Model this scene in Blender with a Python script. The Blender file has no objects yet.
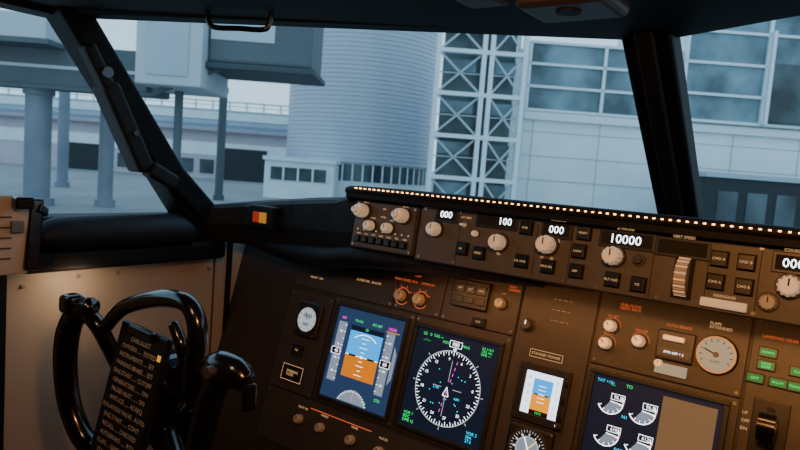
import bpy, bmesh, math, random
from mathutils import Vector, Matrix
random.seed(4)
# ------------------------------------------------------------------ materials
MATS={}
def mat(name,col,rough=.5,metal=0.,em=None,st=0.,noise=0.,nscale=20.,spec=.5,coat=0.):
    if name in MATS: return MATS[name]
    m=bpy.data.materials.new(name);m.use_nodes=True
    nt=m.node_tree;b=nt.nodes['Principled BSDF']
    b.inputs['Base Color'].default_value=(*col,1);b.inputs['Roughness'].default_value=rough
    b.inputs['Metallic'].default_value=metal;b.inputs['Specular IOR Level'].default_value=spec
    b.inputs['Coat Weight'].default_value=coat
    if em is not None:
        b.inputs['Emission Color'].default_value=(*em,1);b.inputs['Emission Strength'].default_value=st
    if noise>0:
        tc=nt.nodes.new('ShaderNodeTexCoord');n=nt.nodes.new('ShaderNodeTexNoise');n.inputs['Scale'].default_value=nscale
        n.inputs['Detail'].default_value=5
        r=nt.nodes.new('ShaderNodeValToRGB')
        r.color_ramp.elements[0].position=.35;r.color_ramp.elements[1].position=.65
        r.color_ramp.elements[0].color=(*[c*(1-noise) for c in col],1);r.color_ramp.elements[1].color=(*[min(1,c*(1+noise)) for c in col],1)
        nt.links.new(tc.outputs['Object'],n.inputs['Vector']);nt.links.new(n.outputs['Fac'],r.inputs['Fac']);nt.links.new(r.outputs['Color'],b.inputs['Base Color'])
    MATS[name]=m;return m
def emi(name,col,st): return mat(name,(0.01,0.01,0.01),.4,0,col,st,spec=.2)
black=mat('black_matte',(.006,.006,.007),.6,noise=.3,nscale=60,spec=.25)
frameblk=mat('frame_black',(.0035,.0037,.0042),.6,noise=.3,nscale=30,spec=.12)
gloss=mat('black_gloss_plastic',(.006,.006,.007),.2,coat=.4)
panelm=mat('panel_brown_grey',(.042,.037,.033),.5,noise=.08,nscale=90,spec=.35)
platem=mat('panel_plate',(.056,.049,.044),.45,noise=.06,nscale=90,spec=.35)
mcpm=mat('mcp_grey',(.105,.094,.084),.45,noise=.06,nscale=90,spec=.35)
groove=mat('groove_dark',(.008,.007,.006),.8)
bezelm=mat('display_bezel',(.018,.017,.016),.4)
knobg=mat('knob_grey',(.46,.41,.35),.4)
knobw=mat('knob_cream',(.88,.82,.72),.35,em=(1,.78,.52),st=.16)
knobd=mat('knob_dark',(.05,.043,.04),.4)
btn=mat('button_black',(.008,.0075,.0075),.35)
screw=mat('screw_metal',(.3,.26,.22),.3,.8)
label=emi('label_backlit',(1,.56,.25),.8)
labelr=emi('label_red',(1,.16,.04),.85)
white=emi('display_white',(.9,.95,1),3.0)
segw=emi('segment_white',(.8,.93,1),5.0)
cyan=emi('display_cyan',(.0,.65,1),1.8)
skyb=emi('display_sky_blue',(.0,.36,.95),1.55)
brown=emi('display_ground_brown',(.85,.22,.0),1.05)
green=emi('display_green',(.0,.85,.15),1.7)
mag=emi('display_magenta',(1,.02,.75),1.8)
amber=emi('display_amber',(1,.35,.0),1.8)
yellow=emi('display_yellow',(1,.85,.1),1.4)
dgrey=emi('display_grey',(.26,.31,.40),1.05)
lgrey=emi('display_light_grey',(.5,.56,.62),1.4)
navy=emi('screen_navy',(.03,.07,.17),.70)
dark=emi('screen_dark',(.012,.03,.08),.30)
reflsc=emi('screen_reflection_beige',(.80,.42,.18),.27)
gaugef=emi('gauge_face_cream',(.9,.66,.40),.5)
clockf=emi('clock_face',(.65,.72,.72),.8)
striplamp=emi('strip_lamp',(1,.45,.13),9.)
redl=emi('lamp_red',(1,.1,.04),1.)
# ------------------------------------------------------------------ builder
class B:
    def __init__(s,name,M=None):
        s.n=name;s.M=M or Matrix();s.v=[];s.f=[];s.mi=[];s.sm=[];s.mats=[]
    def m(s,mt):
        if mt not in s.mats:s.mats.append(mt)
        return s.mats.index(mt)
    def raw(s,vs,fs,mt,smooth=False,L=None):
        T=s.M@L if L is not None else s.M
        o=len(s.v);s.v+= [T@Vector(v) for v in vs];i=s.m(mt)
        for f in fs:
            s.f.append([o+k for k in f]);s.mi.append(i);s.sm.append(smooth)
    def box(s,c,sz,mt,bev=0.,L=None,smooth=False):
        bm=bmesh.new();bmesh.ops.create_cube(bm,size=1)
        for v in bm.verts: v.co=Vector((v.co.x*sz[0]+c[0],v.co.y*sz[1]+c[1],v.co.z*sz[2]+c[2]))
        if bev>0: bmesh.ops.bevel(bm,geom=bm.edges[:],offset=bev,segments=3,affect='EDGES',profile=.5)
        bm.verts.index_update()
        s.raw([v.co.copy() for v in bm.verts],[[v.index for v in f.verts] for f in bm.faces],mt,smooth,L);bm.free()
    def b2(s,x0,x1,y0,y1,z0,z1,mt,bev=0,L=None): s.box(((x0+x1)/2,(y0+y1)/2,(z0+z1)/2),(abs(x1-x0),abs(y1-y0),abs(z1-z0)),mt,bev,L)
    def cyl(s,c,r,h,mt,r2=None,seg=24,L=None,ry=None):
        r2=r if r2 is None else r2;a=[2*math.pi*i/seg for i in range(seg)];k=1 if ry is None else ry
        v0=[(c[0]+r*math.cos(t),c[1]+k*r*math.sin(t),c[2]) for t in a];v1=[(c[0]+r2*math.cos(t),c[1]+k*r2*math.sin(t),c[2]+h) for t in a]
        s.raw(v0+v1,[[i,(i+1)%seg,seg+(i+1)%seg,seg+i] for i in range(seg)],mt,True,L)
        s.raw(v1,[list(range(seg))],mt,False,L);s.raw(v0,[list(range(seg))[::-1]],mt,False,L)
    def poly(s,p,n,mt): s.raw([(q[0],q[1],n) for q in p],[list(range(len(p)))],mt)
    def rect(s,x0,y0,x1,y1,n,mt): s.poly([(x0,y0),(x1,y0),(x1,y1),(x0,y1)],n,mt)
    def disc(s,x,y,r,n,mt,seg=28): s.poly([(x+r*math.cos(2*math.pi*i/seg),y+r*math.sin(2*math.pi*i/seg)) for i in range(seg)],n,mt)
    def ring(s,x,y,r0,r1,n,mt,a0=0,a1=360,seg=40):
        a=[math.radians(a0+(a1-a0)*i/seg) for i in range(seg+1)]
        s.raw([(x+r0*math.cos(t),y+r0*math.sin(t),n) for t in a]+[(x+r1*math.cos(t),y+r1*math.sin(t),n) for t in a],[[i,seg+1+i,seg+2+i,i+1] for i in range(seg)],mt)
    def line(s,p,q,w,n,mt):
        p=Vector(p);q=Vector(q);d=(q-p).normalized();e=Vector((-d.y,d.x))*w/2
        s.poly([p-e,q-e,q+e,p+e],n,mt)
    def frame2(s,x0,y0,x1,y1,w,n,mt):
        s.rect(x0,y0,x1,y0+w,n,mt);s.rect(x0,y1-w,x1,y1,n,mt);s.rect(x0,y0+w,x0+w,y1-w,n,mt);s.rect(x1-w,y0+w,x1,y1-w,n,mt)
    def text(s,t,x,y,size,mt,n,L=None):
        vs,fs,w,h=textmesh(t)
        s.raw([(x+(v[0]-w/2)*size,y+(v[1]-h/2)*size,n) for v in vs],fs,mt,False,L)
    def tube(s,pts,r,mt,seg=12,closed=False,sub=6,flat=1.):
        P=[Vector(p) for p in pts];R=r if isinstance(r,(list,tuple)) else [r]*len(P)
        out=[];rr=[];N=len(P);rng=N if closed else N-1
        for i in range(rng):
            g=(lambda k:P[k%N]) if closed else (lambda k:P[max(0,min(N-1,k))])
            p0,p1,p2,p3=g(i-1),g(i),g(i+1),g(i+2)
            for j in range(sub):
                t=j/sub
                out.append(.5*((2*p1)+(p2-p0)*t+(2*p0-5*p1+4*p2-p3)*t*t+(3*p1-p0-3*p2+p3)*t**3))
                rr.append(R[i]*(1-t)+R[(i+1)%N]*t)
        if not closed: out.append(P[-1]);rr.append(R[-1])
        n=len(out);vs=[];up=None
        for i in range(n):
            a=out[(i-1)%n] if closed or i>0 else out[i];b=out[(i+1)%n] if closed or i<n-1 else out[i]
            d=(b-a).normalized()
            if up is None: up=d.orthogonal().normalized()
            up=(up-d*up.dot(d)).normalized();sd=d.cross(up)
            for k in range(seg):
                t=2*math.pi*k/seg;vs.append(out[i]+(up*math.cos(t)+sd*math.sin(t)*flat)*rr[i])
        fs=[]
        for i in range(n if closed else n-1):
            for k in range(seg):
                j=(i+1)%n;fs.append([i*seg+k,i*seg+(k+1)%seg,j*seg+(k+1)%seg,j*seg+k])
        if not closed: fs.append(list(range(seg))[::-1]);fs.append([(n-1)*seg+k for k in range(seg)])
        s.raw(vs,fs,mt,True)
    def beam(s,p,q,w,h,mt,up=(0,0,1),bev=0.,ext=0.):
        p=Vector(p);q=Vector(q);z=(q-p);l=z.length+ext*2;c=(p+q)/2;z.normalize();x=Vector(up).cross(z).normalized();y=z.cross(x)
        L=Matrix(((x.x,y.x,z.x,c.x),(x.y,y.y,z.y,c.y),(x.z,y.z,z.z,c.z),(0,0,0,1)))
        s.box((0,0,0),(w,h,l),mt,bev,L)
    def prism(s,pts,z0,z1,mt):
        n=len(pts);s.raw([(p[0],p[1],z0) for p in pts]+[(p[0],p[1],z1) for p in pts],[list(range(n))[::-1],list(range(n,2*n))]+[[i,(i+1)%n,n+(i+1)%n,n+i] for i in range(n)],mt)
    def knob(s,x,y,r,h,mt=None,ptr=True,n=0,skirt=True,ang=90):
        mt=mt or knobg
        if skirt: s.cyl((x,y,n),r*1.3,h*.18,knobd,r*1.2)
        s.cyl((x,y,n+h*.18),r,h*.74,mt,r*.9,seg=20);s.cyl((x,y,n+h*.92),r*.9,h*.08,mt,r*.75,seg=20)
        for i in range(12):
            a=i*math.pi/6;s.box((x+r*.97*math.cos(a),y+r*.97*math.sin(a),n+h*.5),(r*.12,r*.12,h*.55),mt)
        if ptr:
            a=math.radians(ang);s.line((x,y),(x+r*.72*math.cos(a),y+r*.72*math.sin(a)),r*.16,n+h*1.002,white if mt is knobd else black)
    def button(s,x,y,w,h,n=0,txt=None,d=.008,lm=None):
        s.b2(x-w/2-.0015,x+w/2+.0015,y-h/2-.0015,y+h/2+.0015,n,n+.0015,groove)
        s.box((x,y,n+d/2),(w,h,d),btn,.001)
        if txt: s.text(txt,x,y,.0050,lm or label,n+d+.0003)
    def finish(s,parent=None):
        me=bpy.data.meshes.new(s.n);me.from_pydata([tuple(v) for v in s.v],[],s.f)
        for m_ in s.mats: me.materials.append(m_)
        me.polygons.foreach_set('material_index',s.mi);me.polygons.foreach_set('use_smooth',s.sm);me.update()
        o=bpy.data.objects.new(s.n,me);bpy.context.collection.objects.link(o)
        if parent:o.parent=parent
        return o
TC={}
def textmesh(t):
    if t in TC:return TC[t]
    c=bpy.data.curves.new('txt','FONT');c.body=t;c.size=1;c.resolution_u=2;c.space_line=.9
    o=bpy.data.objects.new('txt',c);bpy.context.collection.objects.link(o);bpy.context.view_layer.update()
    me=bpy.data.meshes.new_from_object(o)
    vs=[tuple(v.co) for v in me.vertices];fs=[list(p.vertices) for p in me.polygons]
    bpy.data.objects.remove(o);bpy.data.curves.remove(c);bpy.data.meshes.remove(me)
    x0=min(v[0] for v in vs);x1=max(v[0] for v in vs);y0=min(v[1] for v in vs);y1=max(v[1] for v in vs)
    vs=[(v[0]-x0,v[1]-y0,0) for v in vs];TC[t]=(vs,fs,x1-x0,y1-y0);return TC[t]
def planeM(o,t):
    t=math.radians(t);c,s=math.cos(t),math.sin(t)
    return Matrix(((1,0,0,o[0]),(0,s,-c,o[1]),(0,c,s,o[2]),(0,0,0,1)))
MIP=planeM((-.7731,.9732,.8717),15)
MCP=planeM((-.31,.93,1.10),8)
T=Matrix.Translation
# ------------------------------------------------------------------ camera
th=math.radians(36);p=math.radians(5);ro=math.radians(4.3)
R0=Vector((math.cos(th),math.sin(th),0));F0=Vector((-math.sin(th),math.cos(th),0));Z=Vector((0,0,1))
F=F0*math.cos(p)-Z*math.sin(p);U=Z*math.cos(p)+F0*math.sin(p)
U2=U*math.cos(ro)-R0*math.sin(ro);R2=R0*math.cos(ro)+U*math.sin(ro)
cd=bpy.data.cameras.new('camera');cam=bpy.data.objects.new('camera',cd);bpy.context.collection.objects.link(cam)
cd.sensor_width=36;cd.lens=36*640/800;cd.clip_start=.02;cd.clip_end=2000
cd.dof.use_dof=True;cd.dof.focus_distance=1.02;cd.dof.aperture_fstop=10
cam.matrix_world=Matrix(((R2.x,U2.x,-F.x,0),(R2.y,U2.y,-F.y,0),(R2.z,U2.z,-F.z,1.25),(0,0,0,1)))
bpy.context.scene.camera=cam
# ------------------------------------------------------------------ cockpit shell
wallm=mat('sidewall_beige',(.39,.34,.285),.5,noise=.06,nscale=6)
b=B('floor');b.b2(-1.27,.66,-1.05,1.56,-.05,0,mat('floor_dark',(.03,.028,.026),.8,noise=.3,nscale=40));b.finish()
b=B('ceiling');b.prism([(-1.27,-1.05),(-1.27,.57),(-1.2,.60),(-.31,1.09),(.58,.60),(.66,.57),(.66,-1.05)],1.487,1.56,frameblk);b.finish()
b=B('wall_left')
b.b2(-1.26,-1.2,-1.0,1.5,0,1.10,wallm)
b.b2(-1.26,-1.2,-1.0,-.1,1.10,1.487,wallm)
b.finish()
b=B('wall_right');b.b2(.6,.66,-1.0,1.5,0,1.10,frameblk);b.b2(.6,.66,-1.0,.86,1.10,1.487,frameblk);b.finish()
b=B('wall_back');b.b2(-1.26,.66,-1.05,-1.0,0,1.487,frameblk);b.finish()
b=B('wall_front');b.b2(-1.26,.66,1.5,1.56,0,1.12,frameblk);b.finish()
b=B('trim_1')
seam=mat('seam_brown',(.10,.08,.06),.7)
b.b2(-1.2,-1.192,.36,.492,.2,1.03,black,.002)
b.beam((-1.197,.965,.2),(-1.197,.975,1.05),.012,.01,black)
b.beam((-1.1985,.93,.2),(-1.1985,.935,1.02),.004,.003,seam)
for yy,zz in [(.52,.99),(.62,1.0),(.92,.99),(.92,.80),(.70,1.0)]:
    b.box((-1.198,yy,zz),(.004,.007,.007),screw,.001)
b.finish()
b=B('window_frame')
b.beam((-1.2,.875,1.10),(-1.2,.575,1.50),.055,.068,frameblk,up=(1,0,0),bev=.008)
b.beam((-1.185,.91,1.10),(-1.185,.80,1.20),.05,.05,frameblk,up=(1,0,0),bev=.008)
b.beam((-.302,1.42,1.16),(-.312,1.05,1.51),.078,.05,frameblk,up=(0,1,1),bev=.008)
b.beam((-.302,1.40,1.155),(-.312,1.03,1.505),.03,.035,black,up=(0,1,1),bev=.006)
b.beam((-1.2,.585,1.505),(-.31,1.085,1.515),.05,.05,frameblk,bev=.006)
b.beam((-.31,1.085,1.515),(.58,.585,1.505),.05,.05,frameblk,bev=.006)
b.beam((.59,.875,1.10),(.59,.585,1.50),.06,.07,frameblk,up=(1,0,0),bev=.008)
b.beam((-1.22,-.1,1.49),(-1.22,.6,1.49),.05,.03,frameblk)
b.beam((-1.21,-.07,1.10),(-1.21,-.10,1.49),.06,.06,frameblk,up=(1,0,0))
b.finish()
b=B('window_latch')
b.beam((-1.165,.640,1.365),(-1.165,.722,1.21),.035,.05,black,up=(1,0,0),bev=.008)
b.beam((-1.15,.725,1.215),(-1.15,.785,1.185),.032,.035,black,up=(1,0,0),bev=.008)
b.beam((-1.16,.600,1.43),(-1.16,.645,1.355),.025,.03,black,up=(1,0,0),bev=.008)
Lx=Matrix.Rotation(math.radians(90),4,'Y')
b.cyl((0,0,0),.010,.012,mat('latch_grey',(.10,.11,.13),.3,.6),L=T((-1.15,.632,1.385))@Lx)
b.cyl((0,0,0),.005,.02,knobd,L=T((-1.155,.69,1.28))@Lx)
b.finish()
b=B('window_sill')
padm=mat('sill_pad',(.007,.008,.012),.6,noise=.2,nscale=80,spec=.3)
b.b2(-1.24,-1.17,-.2,.92,1.06,1.118,black,.01)
b.tube([(-1.165,.53,1.07),(-1.165,.56,1.085),(-1.165,.70,1.087),(-1.165,.80,1.085),(-1.165,.84,1.07)],[.02,.033,.036,.034,.022],padm,seg=16)
b.b2(-1.2,-1.15,.50,.93,1.02,1.06,black,.01)
b.finish()
b=B('document_holder')
b.beam((-1.12,.36,1.095),(-1.12,.492,1.095),.13,.008,mat('paper_cream',(.50,.39,.29),.6,noise=.06,nscale=30),up=(1,0,0),bev=.002)
b.beam((-1.115,.495,1.035),(-1.125,.505,1.155),.024,.016,gloss,up=(1,0,0),bev=.004)
b.beam((-1.115,.505,1.14),(-1.135,.525,1.13),.014,.016,gloss,bev=.003)
b.beam((-1.13,.51,1.05),(-1.17,.56,1.04),.02,.02,black,bev=.004)
b.box((-1.10,.475,1.15),(.02,.03,.02),gloss,.004)
b.box((-1.108,.47,1.11),(.006,.02,.02),screw,.002)
for i in range(5): b.box((-1.1155,.44,1.125-i*.017),(.001,.05,.003),seam)
b.finish()
b=B('grab_handle')
hp=[(-.925,.680,1.497),(-.922,.682,1.472),(-.912,.688,1.462),(-.875,.708,1.462),(-.838,.728,1.462),(-.830,.733,1.472),(-.827,.735,1.497)]
b.tube(hp,.0045,gloss,sub=5);b.finish()
b=B('reading_lamp')
warmhousing=mat('lamp_housing',(.03,.02,.015),.45)
b.box((-.335,.80,1.478),(.12,.10,.026),warmhousing,.010)
b.box((-.43,.72,1.480),(.06,.08,.022),warmhousing,.008)
b.cyl((-.335,.79,1.463),.016,.004,black)
b.finish()
# ------------------------------------------------------------------ glareshield
b=B('glareshield')
st=[(-1.197,.86,1.135,1.06,.90,1.135),(-1.10,.93,1.150,1.06,.96,1.155),(-.97,.955,1.168,1.055,1.03,1.175),(-.86,.955,1.18,1.050,1.10,1.185),(-.80,.95,1.198,1.045,1.13,1.19),(-.70,.965,1.205,1.052,1.19,1.19),(-.5,.970,1.207,1.075,1.30,1.19),(-.31,.97,1.207,1.085,1.42,1.188),(-.1,.97,1.207,1.085,1.30,1.19),(.2,.97,1.205,1.085,1.12,1.19),(.30,.955,1.19,1.075,1.06,1.185),(.45,.94,1.16,1.06,.97,1.16),(.597,.86,1.135,1.06,.90,1.135)]
vs=[];fs=[]
for X,yf,zt,zb,yr,zr in st:
    vs+=[(X,yf,zb),(X,yf-.006,(zt+zb)/2),(X,yf,zt-.008),(X,yf+.010,zt),(X,yr,zr),(X,yr,zr-.05),(X,yf+.05,zb-.0)]
k=7
for i in range(len(st)-1):
    for j in range(k):
        fs.append([i*k+j,i*k+(j+1)%k,(i+1)*k+(j+1)%k,(i+1)*k+j])
fs.append(list(range(k)));fs.append([(len(st)-1)*k+j for j in range(k)])
b.raw(vs,fs,black)
b.tube([(-.815,.955,1.185),(-.80,.935,1.198),(-.77,.927,1.204),(-.5,.925,1.206),(-.1,.925,1.206),(.25,.925,1.206),(.28,.93,1.20),(.30,.955,1.18)],.009,black,seg=10,sub=4)
b.beam((-.80,.94,1.198),(.285,.94,1.198),.04,.016,black)
b.tube([(-1.12,.955,1.070),(-.98,.955,1.058),(-.86,.945,1.062),(-.78,.935,1.075),(-.62,.945,1.082),(-.40,.95,1.088)],[.012,.020,.022,.020,.014,.008],black,seg=12)  # black tube added for the dark shadow under the control panels
b.finish()
b=B('light_strip')
for i in range(100):
    X=-.795+i*.01075
    b.box((X,.9165 if X>-.775 else .922,1.2085 if X>-.775 else 1.203),(.0032,.003,.0018),striplamp)
b.finish()
b=B('warning_light',T((-1.04,.934,1.125)))
b.box((0,0,0),(.075,.02,.05),black,.004)
b.box((-.010,-.012,0),(.018,.006,.022),emi('caution_red',(.9,.06,.02),.35),.001)
b.box((.010,-.012,0),(.018,.006,.022),emi('caution_yellow',(1,.45,.05),.45),.001)
b.finish()
# ------------------------------------------------------------------ autopilot panel
b=B('autopilot_control_panel',MCP)
b.b2(-.330,.275,-.008,.092,-.035,0,mcpm,.003)
b.frame2(-.330,-.008,.275,.092,.0025,.0004,groove)
def window(x0,x1,y,txt,hh=.0095,sz=.0165,tx=None):
    b.b2(x0-.004,x1+.004,y-hh-.004,y+hh+.004,0,.003,bezelm,.001)
    b.rect(x0,y-hh,x1,y+hh,.0033,groove)
    if txt: b.text(txt,(x0+x1)/2 if tx is None else tx,y,sz,segw,.0038)
window(-.293,-.255,.078,'000')
window(-.212,-.143,.078,'100',tx=-.160)
window(-.094,-.052,.075,'000')
window(-.002,.070,.073,'10000',sz=.0185)
window(.078,.142,.071,None)
window(.222,.262,.069,'000')
for x,y,t in [(-.275,.0885,'COURSE'),(-.178,.0885,'IAS/MACH'),(-.073,.0865,'HEADING'),(.03,.0865,'ALTITUDE'),(.11,.0855,'VERT SPEED'),(.24,.0845,'COURSE')]:
    b.text(t,x,y+.001,.0055,label,.0006)
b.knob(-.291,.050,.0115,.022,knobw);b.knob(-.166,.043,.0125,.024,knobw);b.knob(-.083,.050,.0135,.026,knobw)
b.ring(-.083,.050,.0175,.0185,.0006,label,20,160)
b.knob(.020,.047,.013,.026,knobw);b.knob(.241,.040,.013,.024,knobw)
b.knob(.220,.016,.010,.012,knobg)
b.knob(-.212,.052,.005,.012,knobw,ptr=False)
b.cyl((.055,.047,0),.009,.004,knobd);b.cyl((.055,.047,.004),.0055,.008,knobd)
b.b2(.103,.129,.002,.062,0,.002,groove)
Ly=T((.116,.032,-.004))@Matrix.Rotation(math.radians(90),4,'Y')
b.cyl((0,0,-.0075),.027,.015,knobg,L=Ly,seg=36)
for i in range(36):
    a=i*math.pi/18;b.box((.0270*math.cos(a),.0270*math.sin(a),0),(.0025,.0022,.015),knobw if i%2 else knobg,L=Ly)
B_=[(-.233,.024,'N1'),(-.200,.021,'SPEED'),(-.123,.019,'LVL CHG'),(-.078,.017,'HDG SEL'),(-.029,.075,'VNAV'),(-.033,.047,'LNAV'),(-.033,.017,'APP'),(.022,.013,'ALT HLD'),(.059,.012,'V/S'),(.158,.063,'CMD A'),(.190,.063,'CMD B'),(.157,.032,'CWS A'),(.191,.031,'CWS B'),(-.123,.072,'VOR')]
for x,y,t in B_: b.button(x,y,.0195,.0195,0,t,.009)
for x,y in [(-.236,.064)]:
    b.cyl((x,y,0),.006,.002,screw);b.cyl((x,y,.002),.0028,.014,knobw,.0022)
    b.text('A/T ARM',x,y+.013,.0052,label,.0006)
b.box((.170,.004,.004),(.056,.012,.008),knobw,.002);b.text('DISENGAGE',.170,.0145,.005,label,.0006)
b.text('SEL',-.166,.025,.005,label,.0006);b.text('10       30',-.083,.030,.0055,label,.0006)
for x in (-.320,-.248,-.105,-.052,.0,.085,.205,.266):
    for y in (-.001,.084): b.cyl((x,y,0),.0028,.0008,screw,seg=10)
for x in (-.2455,-.104,-.0475,.074,.145,.206): b.rect(x-.0005,-.004,x+.0005,.088,.0005,groove)
b.finish()
b=B('display_control_panel',MCP)
b.b2(-.480,-.336,-.004,.086,-.035,0,mcpm,.003)
b.frame2(-.480,-.004,-.336,.086,.002,.0004,groove)
b.knob(-.456,.066,.0125,.026,knobw);b.knob(-.456,.066,.007,.036,knobw,skirt=False)
b.knob(-.363,.066,.0125,.026,knobw);b.knob(-.363,.066,.007,.036,knobw,skirt=False)
b.knob(-.434,.040,.009,.020,knobw);b.knob(-.392,.040,.009,.020,knobw)
for i in range(7): 
    b.button(-.463+i*.018,.013,.0115,.0105,0,None,.007);b.text(['WXR','STA','WPT','ARPT','DATA','POS','TERR'][i],-.463+i*.018,.0235,.0042,label,.0006)
for x,y,t in [(-.456,.083,'MINS'),(-.363,.083,'BARO'),(-.434,.056,'VOR1'),(-.39,.056,'ADF'),(-.41,.075,'FPV'),(-.41,.06,'MTRS')]: b.text(t,x,y-.001,.005,label,.0006)
for i in range(9): b.cyl((-.467+i*.0148,.0315,0),.0014,.0006,label,seg=8)
for x,y in [(-.474,.002),(-.342,.002),(-.474,.08),(-.342,.08)]: b.cyl((x,y,0),.0026,.0008,screw,seg=10)
b.finish()
# ------------------------------------------------------------------ main instrument panel
b=B('instrument_panel',MIP)
b.b2(-.425,1.37,-.40,.225,-.045,-.004,panelm)
def plate(x0,x1,y0,y1,mt=platem,scr=True):
    b.b2(x0,x1,y0,y1,-.004,0,mt,.0012)
    if scr:
        for x in (x0+.006,x1-.006):
            for y in (y0+.006,y1-.006): b.cyl((x,y,0),.0026,.0008,screw,seg=10)
plate(-.232,-.108,-.110,.100)
plate(-.104,.100,-.108,.107);plate(.102,.304,-.108,.107)
plate(-.232,.040,.110,.218);plate(.043,.150,.110,.218);plate(.153,.304,.110,.218)
plate(.308,.438,-.20,.218);plate(.442,.658,.098,.218);plate(.442,.658,-.108,.095);plate(.662,.80,-.10,.218)
plate(-.232,.304,-.22,-.113)
b.b2(.304,.308,-.2,.218,-.006,.001,groove)
for x in (.059,.103):
    b.ring(x,.136,.0155,.017,.0006,labelr,30,330);b.knob(x,.136,.011,.018,knobg,ang=60)
    for a in (30,70,110,150): b.line((x+.018*math.cos(math.radians(a)),.136+.018*math.sin(math.radians(a))),(x+.022*math.cos(math.radians(a)),.136+.022*math.sin(math.radians(a))),.0012,.0006,labelr)
b.text('MAIN PANEL DUs',.060,.168,.007,labelr,.0006);b.text('LOWER DU',.112,.168,.006,labelr,.0006)
b.text('NORM',.085,.180,.005,labelr,.0006)
b.text('OUTBD PFD   ENG PRI',-.03,.150,.0065,label,.0006);b.text('GROUND PROXIMITY\nINHIBIT  TEST',-.02,.187,.006,labelr,.0006)
b.text('BRIGHT   DIM',-.17,.135,.006,label,.0006)
b.b2(.172,.246,.140,.190,0,.010,bezelm,.002)
for i in range(3):
    b.b2(.178+i*.0225,.197+i*.0225,.148,.160,.010,.012,btn,.001);b.b2(.178+i*.0225,.197+i*.0225,.166,.182,.010,.012,btn,.001)
    b.text(['A/P','A/T','FMC'][i],.1875+i*.0225,.174,.006,label,.0123)
b.knob(.271,.160,.009,.016,knobg);b.knob(.327,.134,.010,.014,knobd)
b.b2(.222,.248,.112,.128,0,.006,btn,.001);b.text('TEST',.235,.120,.005,label,.0063)
b.text('YAW\nDAMPER',.290,.190,.006,labelr,.0006);b.text('OFF',.271,.178,.005,labelr,.0006)
b.b2(-.19,-.158,-.036,-.012,0,.004,btn,.001);b.text('F/D',-.174,-.024,.006,label,.0043)
b.b2(-.205,-.142,-.092,-.055,0,.0015,groove);b.frame2(-.203,-.090,-.144,-.057,.0010,.0018,label)
b.text('STEERING\nTILLER',-.1735,-.0735,.0075,label,.002)
b.frame2(.340,.084,.398,.097,.0008,.0006,label);b.text('STANDBY POWER',.369,.0905,.0062,label,.0009)
b.text('ATTITUDE HORIZON',.369,.072,.005,label,.0006);b.text('RMI  VOR  ADF',.372,-.012,.0055,label,.0006)
for i in range(3): b.text('--  ---  ----  --',.38,.150+i*.018,.006,label,.0006)
for x,y,t in [(.466,.160,'N1 SET'),(.463,.132,'BOTH'),(.512,.146,'SPD REF')]:
    b.knob(x,y,.009,.020,knobw,ang=130);b.text(t,x,y+.0165,.0055,labelr,.0006)
    b.ring(x,y,.0135,.0142,.0006,labelr,0,150)
b.knob(.545,.120,.006,.012,knobw)
b.b2(.538,.590,.128,.172,0,.008,bezelm,.002);b.rect(.542,.134,.586,.145,.0083,knobd);b.text('RTO OFF 1 2',.564,.139,.005,white,.0086)
b.box((.562,.160,.012),(.030,.008,.012),knobw,.002)
b.text('AUTO BRAKE',.564,.180,.006,labelr,.0006);b.text('FUEL FLOW\nRESET RATE',.49,.195,.006,labelr,.0006);b.text('FLAPS\nEXTENDED',.62,.192,.006,label,.0006)
b.b2(.54,.585,.106,.122,0,.004,gaugef,.001)
for x,y,t in [(.683,.150,'NOSE\nGEAR'),(.672,.130,'LEFT'),(.700,.130,'RIGHT'),(.683,.168,'DOWN'),(.722,.150,'FLAP'),(.722,.130,'TRANSIT')]:
    b.b2(x-.0115,x+.0115,y-.007,y+.007,0,.004,btn,.001);b.rect(x-.0095,y-.005,x+.0095,y+.005,.0043,emi('annun_dark_green',(.01,.28,.05),.7));b.text(t,x,y,.0048,green,.0048)
b.text('LANDING GEAR',.695,.190,.006,labelr,.0006);b.text('UP\n\nOFF\n\nDN',.668,.07,.006,label,.0006)
for x,t in [(-.12,'FOOT AIR'),(-.06,'WSHLD'),(.02,'PANEL'),(.09,'FLOOD')]:
    b.knob(x,-.155,.009,.016,knobg);b.text(t,x,-.132,.006,label,.0006)
b.rect(-.10,-.128,.06,-.1265,.0006,labelr)
b.finish()
def display(name,cx,cy,w,h,bg,bez=.008,sc=1.):
    d=B(name,MIP@T((cx,cy,0))@Matrix.Scale(sc,4))
    W,H=w/2,h/2
    d.b2(-W-bez,W+bez,-H-bez,-H,.0,.007,bezelm,.0015);d.b2(-W-bez,W+bez,H,H+bez,.0,.007,bezelm,.0015)
    d.b2(-W-bez,-W,-H,H,0,.007,bezelm,.0015);d.b2(W,W+bez,-H,H,0,.007,bezelm,.0015)
    d.rect(-W,-H,W,H,.002,bg);return d
n1=.0024;n2=.0028;n3=.0032;n4=.0036
d=display('primary_flight_display',-.001,-.002,.170,.182,navy)
d.rect(-.043,.002,.040,.050,n1,skyb);d.rect(-.043,-.042,.040,.002,n1,brown)
d.rect(-.043,.050,.040,.060,n1,dark);d.rect(-.020,.052,.020,.059,n2,dark)
d.line((-.043,.002),(.040,.002),.0012,n2,white)
for i,wd in [(1,.010),(2,.020),(3,.010),(4,.020)]:
    for sg in (1,-1): d.line((-.0015-wd/2,.002+sg*i*.009),(-.0015+wd/2,.002+sg*i*.009),.0009,n2,white)
d.b2(-.034,-.016,.000,.0035,n2,n3,groove);d.b2(.013,.031,.000,.0035,n2,n3,groove);d.rect(-.004,-.0005,.001,.0045,n3,white)
d.ring(-.0015,.002,.043,.0445,n2,white,50,130,20)
d.rect(-.077,-.058,-.055,.062,n1,dgrey);d.rect(.047,-.058,.067,.062,n1,dgrey);d.poly([(.071,-.035),(.079,-.022),(.079,.026),(.071,.040)],n1,dgrey)
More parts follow.
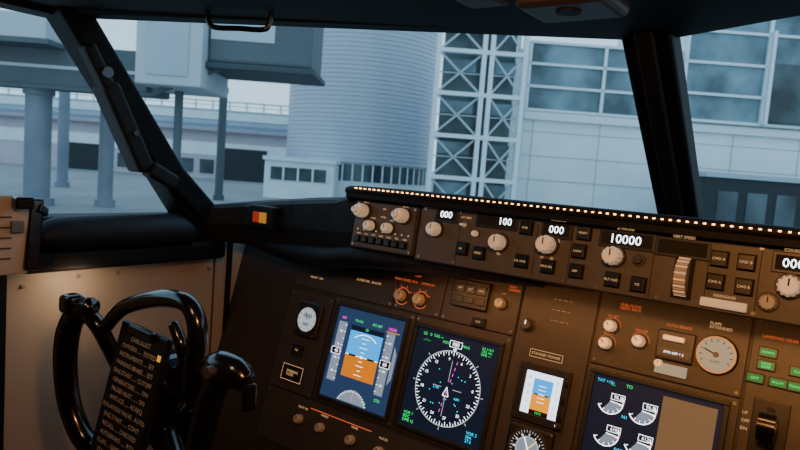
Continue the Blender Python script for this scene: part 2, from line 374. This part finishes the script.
for i in range(9): 
    y=-.052+i*.0135;d.line((-.060,y),(-.055,y),.0008,n2,white);d.line((.047,y),(.051,y),.0008,n2,white)
    if i%2: d.text(str(20+i*10),-.067,y,.0062,white,n2);d.text(str(i*100),.058,y,.0055,white,n2)
d.frame2(-.080,-.005,-.057,.009,.0008,n4,white);d.rect(-.079,-.004,-.058,.008,n3,groove);d.text('45',-.067,.002,.010,white,n4)
d.frame2(.046,-.005,.070,.009,.0008,n4,white);d.rect(.047,-.004,.069,.008,n3,groove);d.text('60',.058,.002,.010,white,n4)
a=[math.radians(t) for t in range(22,159,4)]
d.poly([(-.0015+.040*math.cos(t),-.104+.040*math.sin(t)) for t in a][::1],n1,dgrey)
for t in range(26,160,8): d.line((-.0015+.036*math.cos(math.radians(t)),-.104+.036*math.sin(math.radians(t))),(-.0015+.040*math.cos(math.radians(t)),-.104+.040*math.sin(math.radians(t))),.0008,n2,white)
d.line((-.0015,-.086),(-.0015,-.064),.0009,n2,mag)
d.text('TO/GA',-.027,.070,.007,green,n2);d.text('SPD REF',.02,.070,.007,green,n2);d.text('100',-.066,.070,.008,mag,n2);d.text('10000',.058,.070,.0085,mag,n2)
d.text('FD',-.0015,.0565,.007,green,n3);d.text('STD',.058,-.068,.008,green,n2);d.text('MAG',.028,-.080,.0055,green,n2)
d.rect(.044,.0635,.076,.0645,n2,amber)
d.finish()
d=display('navigation_display',.200,-.003,.172,.180,dark)
cx,cy,r=0,-.005,.066
d.ring(cx,cy,r,r+.0012,n1,lgrey,seg=72)
for i in range(72):
    t=math.radians(i*5);l=.0075 if i%2==0 else .004
    d.line((cx+(r-l)*math.cos(t),cy+(r-l)*math.sin(t)),(cx+r*math.cos(t),cy+r*math.sin(t)),.0011,n1,white)
for i in range(12):
    t=math.radians(i*30+8);d.text(str(i*3),cx+(r-.014)*math.cos(t),cy+(r-.014)*math.sin(t),.0075,white,n1)
for i in range(8):
    t=math.radians(i*45);d.line((cx+(r+.003)*math.cos(t),cy+(r+.003)*math.sin(t)),(cx+(r+.008)*math.cos(t),cy+(r+.008)*math.sin(t)),.0012,n1,lgrey)
for i in range(9):
    if i!=4: d.line((cx+.002+(i-4)*.002,cy-.044+i*.011),(cx+.002+(i-4)*.002+.001,cy-.038+i*.011),.0011,n2,mag)
d.line((cx,cy+.012),(cx,cy+.050),.0008,n1,lgrey);d.line((cx,cy-.012),(cx,cy-.050),.0008,n1,lgrey)
d.line((cx-.012,cy),(cx-.030,cy),.0008,n1,lgrey);d.line((cx+.012,cy),(cx+.030,cy),.0008,n1,lgrey)
for P,Q in [((-.006,-.014),(0,.002)),((0,.002),(.006,-.014)),((-.006,-.014),(.006,-.014))]: d.line((P[0]+cx,P[1]+cy),(Q[0]+cx,Q[1]+cy),.0012,n2,white)
for i in range(14): d.disc(random.uniform(-.04,.04),random.uniform(-.045,.03),.0012,n2,cyan,8)
d.text('L16R',cx-.022,cy-.003,.006,cyan,n2);d.text('KBFI',cx+.024,cy-.014,.006,cyan,n2)
d.frame2(-.013,.068,.013,.080,.0008,n2,white);d.text('088',0,.074,.0095,white,n2)
d.text('GS   0  TAS ---',-.050,.081,.0075,green,n2);d.text('---°/---',-.062,.070,.006,green,n2)
d.text('ILS 110.9\nCRS 161\nDME ---',.064,.074,.006,green,n2)
d.text('VOR 1\nBDC\nDME 12',-.066,-.074,.0075,green,n2);d.text('VOR 2\nSEA\n27.5',.066,-.074,.0075,cyan,n2);d.text('HDG',-.02,.074,.007,green,n2);d.text('MAG',.021,.074,.007,green,n2)
d.poly([(-.004,.066),(0,.060),(.004,.066)],n2,white)
d.finish()
d=display('standby_attitude_display',.375,.027,.068,.074,skyb,.014,.93)
d.rect(-.034,-.037,.034,-.002,n1,emi('standby_ground',(.95,.30,.0),1.5));d.rect(-.034,-.037,-.018,.037,n2,emi('standby_tape',(.72,.85,1.0),2.6));d.rect(.018,-.037,.034,.037,n2,MATS['standby_tape'])
d.rect(-.018,.026,.018,.037,n2,MATS['standby_tape']);d.rect(-.018,-.037,.018,-.029,n2,groove)
for i in range(5): d.text(str(i*20),-.026,-.03+i*.014,.006,groove,n3);d.text(str(i*2),.026,-.03+i*.014,.006,groove,n3)
for i in range(-2,3): d.line((-.007,i*.007),(.007,i*.007),.0009,n3,white)
d.b2(-.014,-.005,-.002,.000,n3,n4,groove);d.b2(.005,.014,-.002,.0,n3,n4,groove)
d.text('1013',0,-.033,.006,green,n4)
for y in (-.03,0,.03): d.box((.041,y,.009),(.007,.010,.004),btn,.001)
d.knob(.040,-.044,.004,.014,knobd,n=.006)
d.finish()
d=display('engine_display',.5475,-.005,.185,.176,dark)
d.rect(.012,-.088,.086,.080,n1,reflsc)  # reflection on the blank half, painted as a dim glowing beige patch
for gx,gy,lab in [(-.062,.052,'96.2'),(-.014,.050,'96.3'),(-.060,.004,'610'),(-.013,.004,'612'),(-.060,-.048,'70'),(-.013,-.048,'70')]:
    R=.0185
    pts=[(gx,gy)]+[(gx+R*.93*math.cos(math.radians(t)),gy+R*.93*math.sin(math.radians(t))) for t in range(-125,1,8)]
    d.poly(pts,n1,dgrey)
    d.ring(gx,gy,R,R+.0016,n2,white,-155,30,40)
    for i in range(7):
        t=math.radians(-150+i*28);d.line((gx+(R-.004)*math.cos(t),gy+(R-.004)*math.sin(t)),(gx+R*math.cos(t),gy+R*math.sin(t)),.001,n2,white)
    d.line((gx,gy),(gx+R*math.cos(math.radians(-5)),gy+R*math.sin(math.radians(-5))),.0014,n3,white)
    d.frame2(gx+.000,gy+.003,gx+.021,gy+.0125,.0008,n3,white);d.text(lab,gx+.0105,gy+.0078,.007,white,n3)
    d.line((gx+R*.95,gy-.0),(gx+R*1.2,gy+.002),.0014,n3,redl)
d.text('TAT +15c',-.074,.080,.0065,cyan,n2);d.text('TO',-.038,.080,.007,green,n2);d.text('--.-',-.062,.076,.006,green,n2)
d.text('N1',-.038,.034,.007,cyan,n2);d.text('EGT',-.038,-.016,.007,cyan,n2);d.text('FF',-.038,-.066,.007,cyan,n2)
d.finish()
d=B('clock',MIP@T((-.161,.044,0)))
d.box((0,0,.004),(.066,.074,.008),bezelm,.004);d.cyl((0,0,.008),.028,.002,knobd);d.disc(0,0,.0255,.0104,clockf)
for i in range(12):
    t=i*math.pi/6;d.line((.020*math.cos(t),.020*math.sin(t)),(.024*math.cos(t),.024*math.sin(t)),.0014,.0107,groove)
d.rect(-.012,.004,.012,.013,.0107,dgrey);d.text('22:47',0,.0085,.007,groove,.011);d.rect(-.010,-.014,.010,-.006,.0107,dgrey);d.text('00:0',0,-.010,.006,groove,.011)
d.line((0,0),(.014,.010),.0012,.0112,groove);d.line((0,0),(-.006,.018),.0012,.0112,groove)
for sx in (-1,1):
    for sy in (-1,1): d.cyl((sx*.027,sy*.031,.008),.0035,.004,knobd,seg=12)
d.finish()
d=B('dial_gauge',MIP@T((.372,-.062,0)))
d.box((0,0,.004),(.078,.074,.008),bezelm,.006);d.cyl((0,0,.008),.034,.003,knobd);d.disc(0,0,.031,.0114,groove)
for i in range(36):
    t=i*math.pi/18;d.line((.026*math.cos(t),.026*math.sin(t)),(.030*math.cos(t),.030*math.sin(t)),.0011,.0117,clockf)
d.disc(0,0,.0205,.0117,clockf);d.disc(0,0,.018,.012,dgrey);d.line((-.012,-.015),(.014,.016),.002,.0124,yellow);d.line((.010,-.016),(-.008,.018),.002,.0124,white)
for i in range(12): 
    t=i*math.pi/6;d.text(str(i*3),.0228*math.cos(t),.0228*math.sin(t),.0045,white,.0121)
d.knob(-.030,-.030,.005,.012,knobd,n=.008);d.knob(.030,-.030,.005,.012,knobd,n=.008)
d.finish()
d=B('dial_gauge.001',MIP@T((.620,.150,0)))
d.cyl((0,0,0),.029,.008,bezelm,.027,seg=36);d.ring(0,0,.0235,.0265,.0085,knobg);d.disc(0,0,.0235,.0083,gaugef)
for i in range(11):
    t=math.radians(210-i*24);d.line((.018*math.cos(t),.018*math.sin(t)),(.022*math.cos(t),.022*math.sin(t)),.0012,.0087,groove)
d.line((0,0),(-.016,.006),.002,.0092,groove);d.cyl((0,0,.0083),.004,.002,knobd);d.text('FLAPS',0,-.010,.005,groove,.0087)
d.finish()
d=B('landing_gear_lever',MIP@T((.697,.040,0)))
d.b2(-.022,.022,-.11,.065,0,.003,btn,.001);d.b2(-.005,.005,-.10,.055,.003,.004,groove)
Lv=T((0,.030,.036))@Matrix.Rotation(math.radians(90),4,'Y')
d.beam((0,.005,.003),(0,.030,.036),.008,.012,knobd,bev=.002)
d.cyl((0,0,-.010),.019,.020,gloss,L=Lv,seg=32);d.cyl((0,0,-.0115),.009,.023,knobd,L=Lv,seg=24)
d.finish()
# ------------------------------------------------------------------ control yoke
b=B('control_yoke')
b.tube([(-.80,.62,.0),(-.80,.61,.4),(-.80,.585,.78),(-.80,.57,.88)],[.035,.034,.034,.040],gloss,seg=20)
b.box((-.805,.545,.905),(.085,.07,.11),gloss,.02)
b.tube([(-.815,.54,.845),(-.87,.525,.80),(-.925,.505,.79),(-.965,.495,.835),(-.978,.49,.90),(-.968,.487,.96),(-.94,.487,1.0),(-.905,.49,1.015)],[.022,.019,.017,.017,.0175,.018,.017,.013],gloss,seg=14)
b.tube([(-.93,.49,1.005),(-.895,.495,.985),(-.885,.51,.95),(-.875,.525,.92),(-.835,.54,.90)],[.012,.012,.012,.014,.018],gloss,seg=12)
b.box((-.945,.480,1.012),(.03,.03,.03),gloss,.008)
b.tube([(-.885,.50,.985),(-.845,.50,1.02),(-.79,.50,1.042),(-.735,.50,1.056),(-.69,.50,1.056),(-.668,.50,1.03),(-.672,.50,.985),(-.69,.51,.945),(-.73,.53,.91),(-.78,.54,.89)],[.010,.011,.0115,.012,.012,.013,.013,.014,.016,.02],gloss,seg=14)
b.tube([(-.72,.50,1.025),(-.70,.50,1.0),(-.705,.51,.97),(-.74,.52,.95)],[.007,.009,.009,.008],gloss)
b.tube([(-.79,.54,.845),(-.735,.525,.815),(-.685,.505,.82),(-.655,.495,.855),(-.632,.488,.915),(-.612,.484,.965),(-.590,.48,.992)],[.022,.019,.017,.016,.017,.017,.015],gloss,seg=16)
b.tube([(-.618,.478,.992),(-.590,.476,1.004),(-.562,.476,1.003),(-.545,.478,.995)],[.014,.019,.018,.012],gloss,seg=16)
b.box((-.540,.478,.980),(.010,.018,.032),gloss,.004)
Lf=Matrix.Rotation(math.radians(90),4,'X')
b.cyl((0,0,0),.007,.010,knobd,L=T((-.580,.458,1.005))@Lf)
Ck=Matrix.Translation((-.805,.495,.90))@Matrix.Rotation(math.radians(2),4,'Y')@Matrix.Rotation(math.radians(78),4,'X')
b.box((0,0,0),(.118,.20,.010),btn,.004,L=Ck)
b.box((0,.094,.008),(.06,.014,.010),gloss,.003,L=Ck)
cream=mat('checklist_print',(.70,.60,.46),.6)
for i,t in enumerate(['CHECKLIST','OXYGEN ...... TESTED','INSTRUMENTS ..... SET','PARKING BRAKE ... SET','ENG START ..... CUTOFF','GENERATORS ....... ON','PROBE HEAT ....... ON','ANTI-ICE ...... AS REQ','ISOLATION VALVE . AUTO','ENG START ...... CONT','RECALL ..... CHECKED','AUTOBRAKE ...... RTO','FLAPS ... GREEN LIGHT','STAB TRIM .... UNITS']):
    b.text(t,0,.080-i*.0125,.0088 if i else .0095,cream,.0055,L=Ck)
b.box((.048,.07,.0055),(.006,.008,.002),emi('clip_yellow',(1,.5,.05),.8),L=Ck)
b.finish()
# ------------------------------------------------------------------ airport outside (frame aligned to the terminal front)
A=Matrix(((R0.x,F0.x,0,0),(R0.y,F0.y,0,0),(0,0,1,0),(0,0,0,1)))
GZ=-2.95
concrete=mat('apron_concrete',(.27,.26,.25),.85,noise=.12,nscale=.15)
b=B('apron_ground',A);b.b2(-400,400,6,500,GZ-.3,GZ,concrete)
b.finish()
pan=mat('cladding_white',(.82,.88,.90),.6,noise=.05,nscale=.3)
pan2=mat('cladding_blue_grey',(.40,.48,.54),.6,noise=.05,nscale=.3)
drumm=mat('drum_metal',(.46,.50,.58),.45,.1)
steel=mat('steel_white',(.78,.85,.88),.5)
brace=mat('steel_dark',(.07,.09,.10),.5)
bracel=mat('steel_grey',(.46,.53,.56),.5)
glass=mat('facade_glass',(.14,.22,.26),.25,.1,noise=.6,nscale=.22)  # dark noise patches are tree reflections painted into the glass colour
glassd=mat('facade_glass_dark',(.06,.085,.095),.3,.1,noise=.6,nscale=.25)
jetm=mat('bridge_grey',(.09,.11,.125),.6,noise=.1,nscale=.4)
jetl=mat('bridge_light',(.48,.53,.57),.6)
colm=mat('column_grey',(.20,.225,.27),.6,noise=.1,nscale=.5)
darkm=mat('opening_dark',(.015,.02,.025),.6)
pinkm=mat('concourse_pink',(.55,.48,.53),.7,noise=.05,nscale=.3);redm=mat('stripe_muted_red',(.42,.32,.37),.6);bluem=mat('stripe_muted_blue',(.24,.30,.42),.6)
b=B('terminal_building',A)
D=62
b.b2(11,60,D,D+20,GZ,14.2,pan)
b.b2(25.5,60,D-.4,D+20,14,20.5,pan)
b.b2(11.1,25.3,D-.15,D,7.8,14.0,glass)
for zz in (7.8,10.0,12.1,14.1): b.b2(11,25.5,D-.45,D-.1,zz-.12,zz+.12,steel)
for rr in (11.1,18.2,25.4): b.b2(rr-.14,rr+.14,D-.45,D-.1,7.8,14.1,steel)
b.b2(25.6,60,D-.6,D-.4,7.9,20,glass)
for zz in (7.9,10.4,13.3,16.2,19): b.b2(25.5,60,D-.9,D-.55,zz-.12,zz+.12,steel)
for rr in (25.6,33.2,39): b.b2(rr-.15,rr+.15,D-.9,D-.55,7.8,20,steel)
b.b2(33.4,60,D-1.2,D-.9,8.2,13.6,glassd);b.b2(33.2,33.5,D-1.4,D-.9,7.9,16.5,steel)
for zz in (1.2,3.5,5.8): b.b2(11,60,D-.06,D,zz-.03,zz+.03,pan2)
for i in range(8): b.b2(12+i*6.4-.03,12+i*6.4+.03,D-.06,D,GZ,7.6,pan2)
b.b2(11,60,D-.5,D,6.9,7.6,steel)
b.finish()
b=B('service_building',A)
b.b2(22.6,34,48,56,GZ,2.4,darkm);b.b2(22.4,34.2,47.8,56.2,2.4,2.75,pan2)
for i in range(5): b.b2(23.5+i*2.2,25+i*2.2,47.95,48,-1.5,1.4,glassd)
b.finish()
b=B('lattice_tower',A)
D=58;r0,r1,r2=2.3,6.7,10.0
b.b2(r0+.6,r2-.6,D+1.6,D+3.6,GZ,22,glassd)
for rr in (r0,r1-.35,r1+.35,r2):
    b.b2(rr-.2,rr+.2,D-.25,D+.3,GZ,22,steel)
for rr in (r0,r2): b.b2(rr-.16,rr+.16,D+3.8,D+4.2,GZ,22,steel)
zs=[GZ+i*3.75 for i in range(8)]
for i,zz in enumerate(zs):
    b.b2(r0-.15,r2+.15,D-.28,D+.3,zz-.18,zz+.18,steel)
    b.b2(r0-.1,r0+.1,D,D+4,zz-.12,zz+.12,steel)
    if i<7:
        for a,c in ((r0,r1-.35),(r1+.35,r2)):
            b.beam((a,D+.1,zz),(c,D+.1,zz+3.75),.17,.17,bracel);b.beam((c,D+.1,zz),(a,D+.1,zz+3.75),.17,.17,bracel)
            b.beam((a,D+.5,zz+1.9),(c,D+.5,zz+1.9),.1,.1,bracel)
            b.b2(a+.5,c-.5,D+1.5,D+1.6,zz+2.2,zz+3.3,glass)
b.b2(r0-.3,r1-.2,D-.6,D+.5,19.5,22,pan2)
b.finish()
b=B('drum_building',A)
def drum(cx,cy,R,z0,z1,n,amp,mt,seg=64):
    vs=[];fs=[];dz=(z1-z0)/n;rows=[]
    for i in range(n):
        rows+= [(z0+i*dz,R),(z0+(i+.7)*dz,R),(z0+(i+.75)*dz,R-amp),(z0+(i+.95)*dz,R-amp)]
    rows.append((z1,R))
    for zz,r in rows:
        for j in range(seg): t=2*math.pi*j/seg;vs.append((cx+r*math.cos(t),cy+r*math.sin(t),zz))
    for i in range(len(rows)-1):
        for j in range(seg): fs.append([i*seg+j,i*seg+(j+1)%seg,(i+1)*seg+(j+1)%seg,(i+1)*seg+j])
    fs.append([(len(rows)-1)*seg+j for j in range(seg)])
    b.raw(vs,fs,mt)
drum(-6.0,84,9.4,1.6,24,44,.08,drumm)
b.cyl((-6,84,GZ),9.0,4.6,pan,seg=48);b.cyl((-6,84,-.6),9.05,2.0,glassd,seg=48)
for i in range(24):
    t=math.pi+i*math.pi/24;b.box((-6+9.1*math.cos(t),84+9.1*math.sin(t),.4),(.18,.18,2.1),steel)
b.b2(-15.2,-7.6,70,76,GZ,1.4,pan);b.b2(-14.5,-8.2,69.9,70,-.9,.5,glassd);b.b2(-15.4,-7.4,69.7,76.2,1.2,1.6,steel)
for i in range(4): b.b2(-13.2+i*1.6,-13+i*1.6,69.8,70,-.9,.5,steel)
b.finish()
b=B('terminal_concourse',A)
D=112
b.b2(-75,-18,D,D+20,GZ,5.5,pinkm);b.b2(-75,-18,D-1.5,D+20,5.5,9,pan2)
b.b2(-75,-18,D-1.6,D-1.5,6.0,6.5,bluem);b.b2(-75,-18,D-1.6,D-1.5,5.3,5.7,redm)
b.b2(-75,-18,D-1.7,D-1.5,7.3,8.6,steel)
b.b2(-75,-18,D-.1,D,1.2,3.4,pan)
for i in range(20): b.b2(-74+i*2.9,-73.7+i*2.9,D-2.2,D-1.9,9,10.4,steel)
b.b2(-75,-18,D-2.2,D-2,10.2,10.5,steel);b.b2(-75,-18,D-2.2,D-2,9.6,9.75,steel)
for i in range(9):
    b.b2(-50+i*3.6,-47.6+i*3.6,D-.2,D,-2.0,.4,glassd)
b.b2(-32,-24,D-.3,D,GZ,2.6,darkm);b.b2(-60,-53,D-.3,D,GZ,1.6,darkm)
b.finish()
b=B('jet_bridge',A)
D=40
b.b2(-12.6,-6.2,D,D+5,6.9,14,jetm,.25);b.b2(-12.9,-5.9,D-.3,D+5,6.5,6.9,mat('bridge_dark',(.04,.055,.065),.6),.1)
b.b2(-12.4,-8.5,D-.05,D,8.3,9.5,jetl)
b.b2(-16.6,-12.6,D-1,D+5,5.2,14,jetl,.1);b.b2(-15.9,-13.4,D-1.1,D-1,5.8,9.2,pan2)
b.b2(-15.9,-13.4,D-1.15,D-1,9.6,12,pan)
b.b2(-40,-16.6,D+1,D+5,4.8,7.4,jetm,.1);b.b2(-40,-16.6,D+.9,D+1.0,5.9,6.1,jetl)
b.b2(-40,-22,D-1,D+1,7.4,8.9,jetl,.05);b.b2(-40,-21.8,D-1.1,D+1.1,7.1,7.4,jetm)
b.beam((-16,D+.5,4.8),(-12,D+.5,6.6),.3,.3,jetm);b.b2(-15.2,-14.8,D+2,D+2.5,GZ,5.4,jetm)
b.b2(-40,-16,D+.5,D+.7,4.6,4.8,brace)
b.finish()
def column(nm,rr,dd,R,zt,mt):
    c=B(nm,A@T((rr,dd,0)));c.cyl((0,0,GZ),R,zt-GZ,mt,seg=28);c.cyl((0,0,GZ),R*1.35,.5,mt,seg=28);c.cyl((0,0,zt-.5),R*1.2,.5,mt,seg=28);c.finish()
column('support_column',-24.3,42.5,.80,4.8,colm)
column('support_column.001',-20.9,45,.50,4.8,colm)
column('support_column.002',-17.2,60,.38,7.5,brace)
column('support_column.003',-33,62,.5,7,colm)
# ------------------------------------------------------------------ lights
w=bpy.data.worlds.new('sky');bpy.context.scene.world=w;w.use_nodes=True
nt=w.node_tree;bg=nt.nodes['Background'];bg.inputs[1].default_value=1.5
tc=nt.nodes.new('ShaderNodeTexCoord');sp=nt.nodes.new('ShaderNodeSeparateXYZ');cr=nt.nodes.new('ShaderNodeValToRGB')
nt.links.new(tc.outputs['Generated'],sp.inputs[0]);nt.links.new(sp.outputs['Z'],cr.inputs['Fac']);nt.links.new(cr.outputs['Color'],bg.inputs[0])
cr.color_ramp.elements[0].color=(.53,.79,.95,1);cr.color_ramp.elements[1].color=(.30,.60,.92,1)
def area(name,loc,target,size,sy,power,col):
    l=bpy.data.lights.new(name,'AREA');l.shape='RECTANGLE';l.size=size;l.size_y=sy;l.energy=power;l.color=col
    o=bpy.data.objects.new(name,l);bpy.context.collection.objects.link(o);o.location=loc
    o.rotation_euler=(Vector(target)-Vector(loc)).to_track_quat('-Z','Y').to_euler();return o
warm=(1,.42,.13)
area('panel_flood_light',(-.20,.90,1.070),(-.20,1.0,.80),.9,.012,.95,warm)
area('overhead_flood_light',(-.05,.15,1.44),(-.1,.95,1.10),.12,.08,4.8,warm)
area('wall_glow_light',(-1.12,.60,1.0),(-1.2,.60,.96),.03,.03,.10,(1,.66,.38))  # added lamp hidden under the sill pad to make a wall glow
area('map_light',(-.55,.1,1.45),(-1.1,.65,.8),.1,.1,.65,(1,.68,.44))
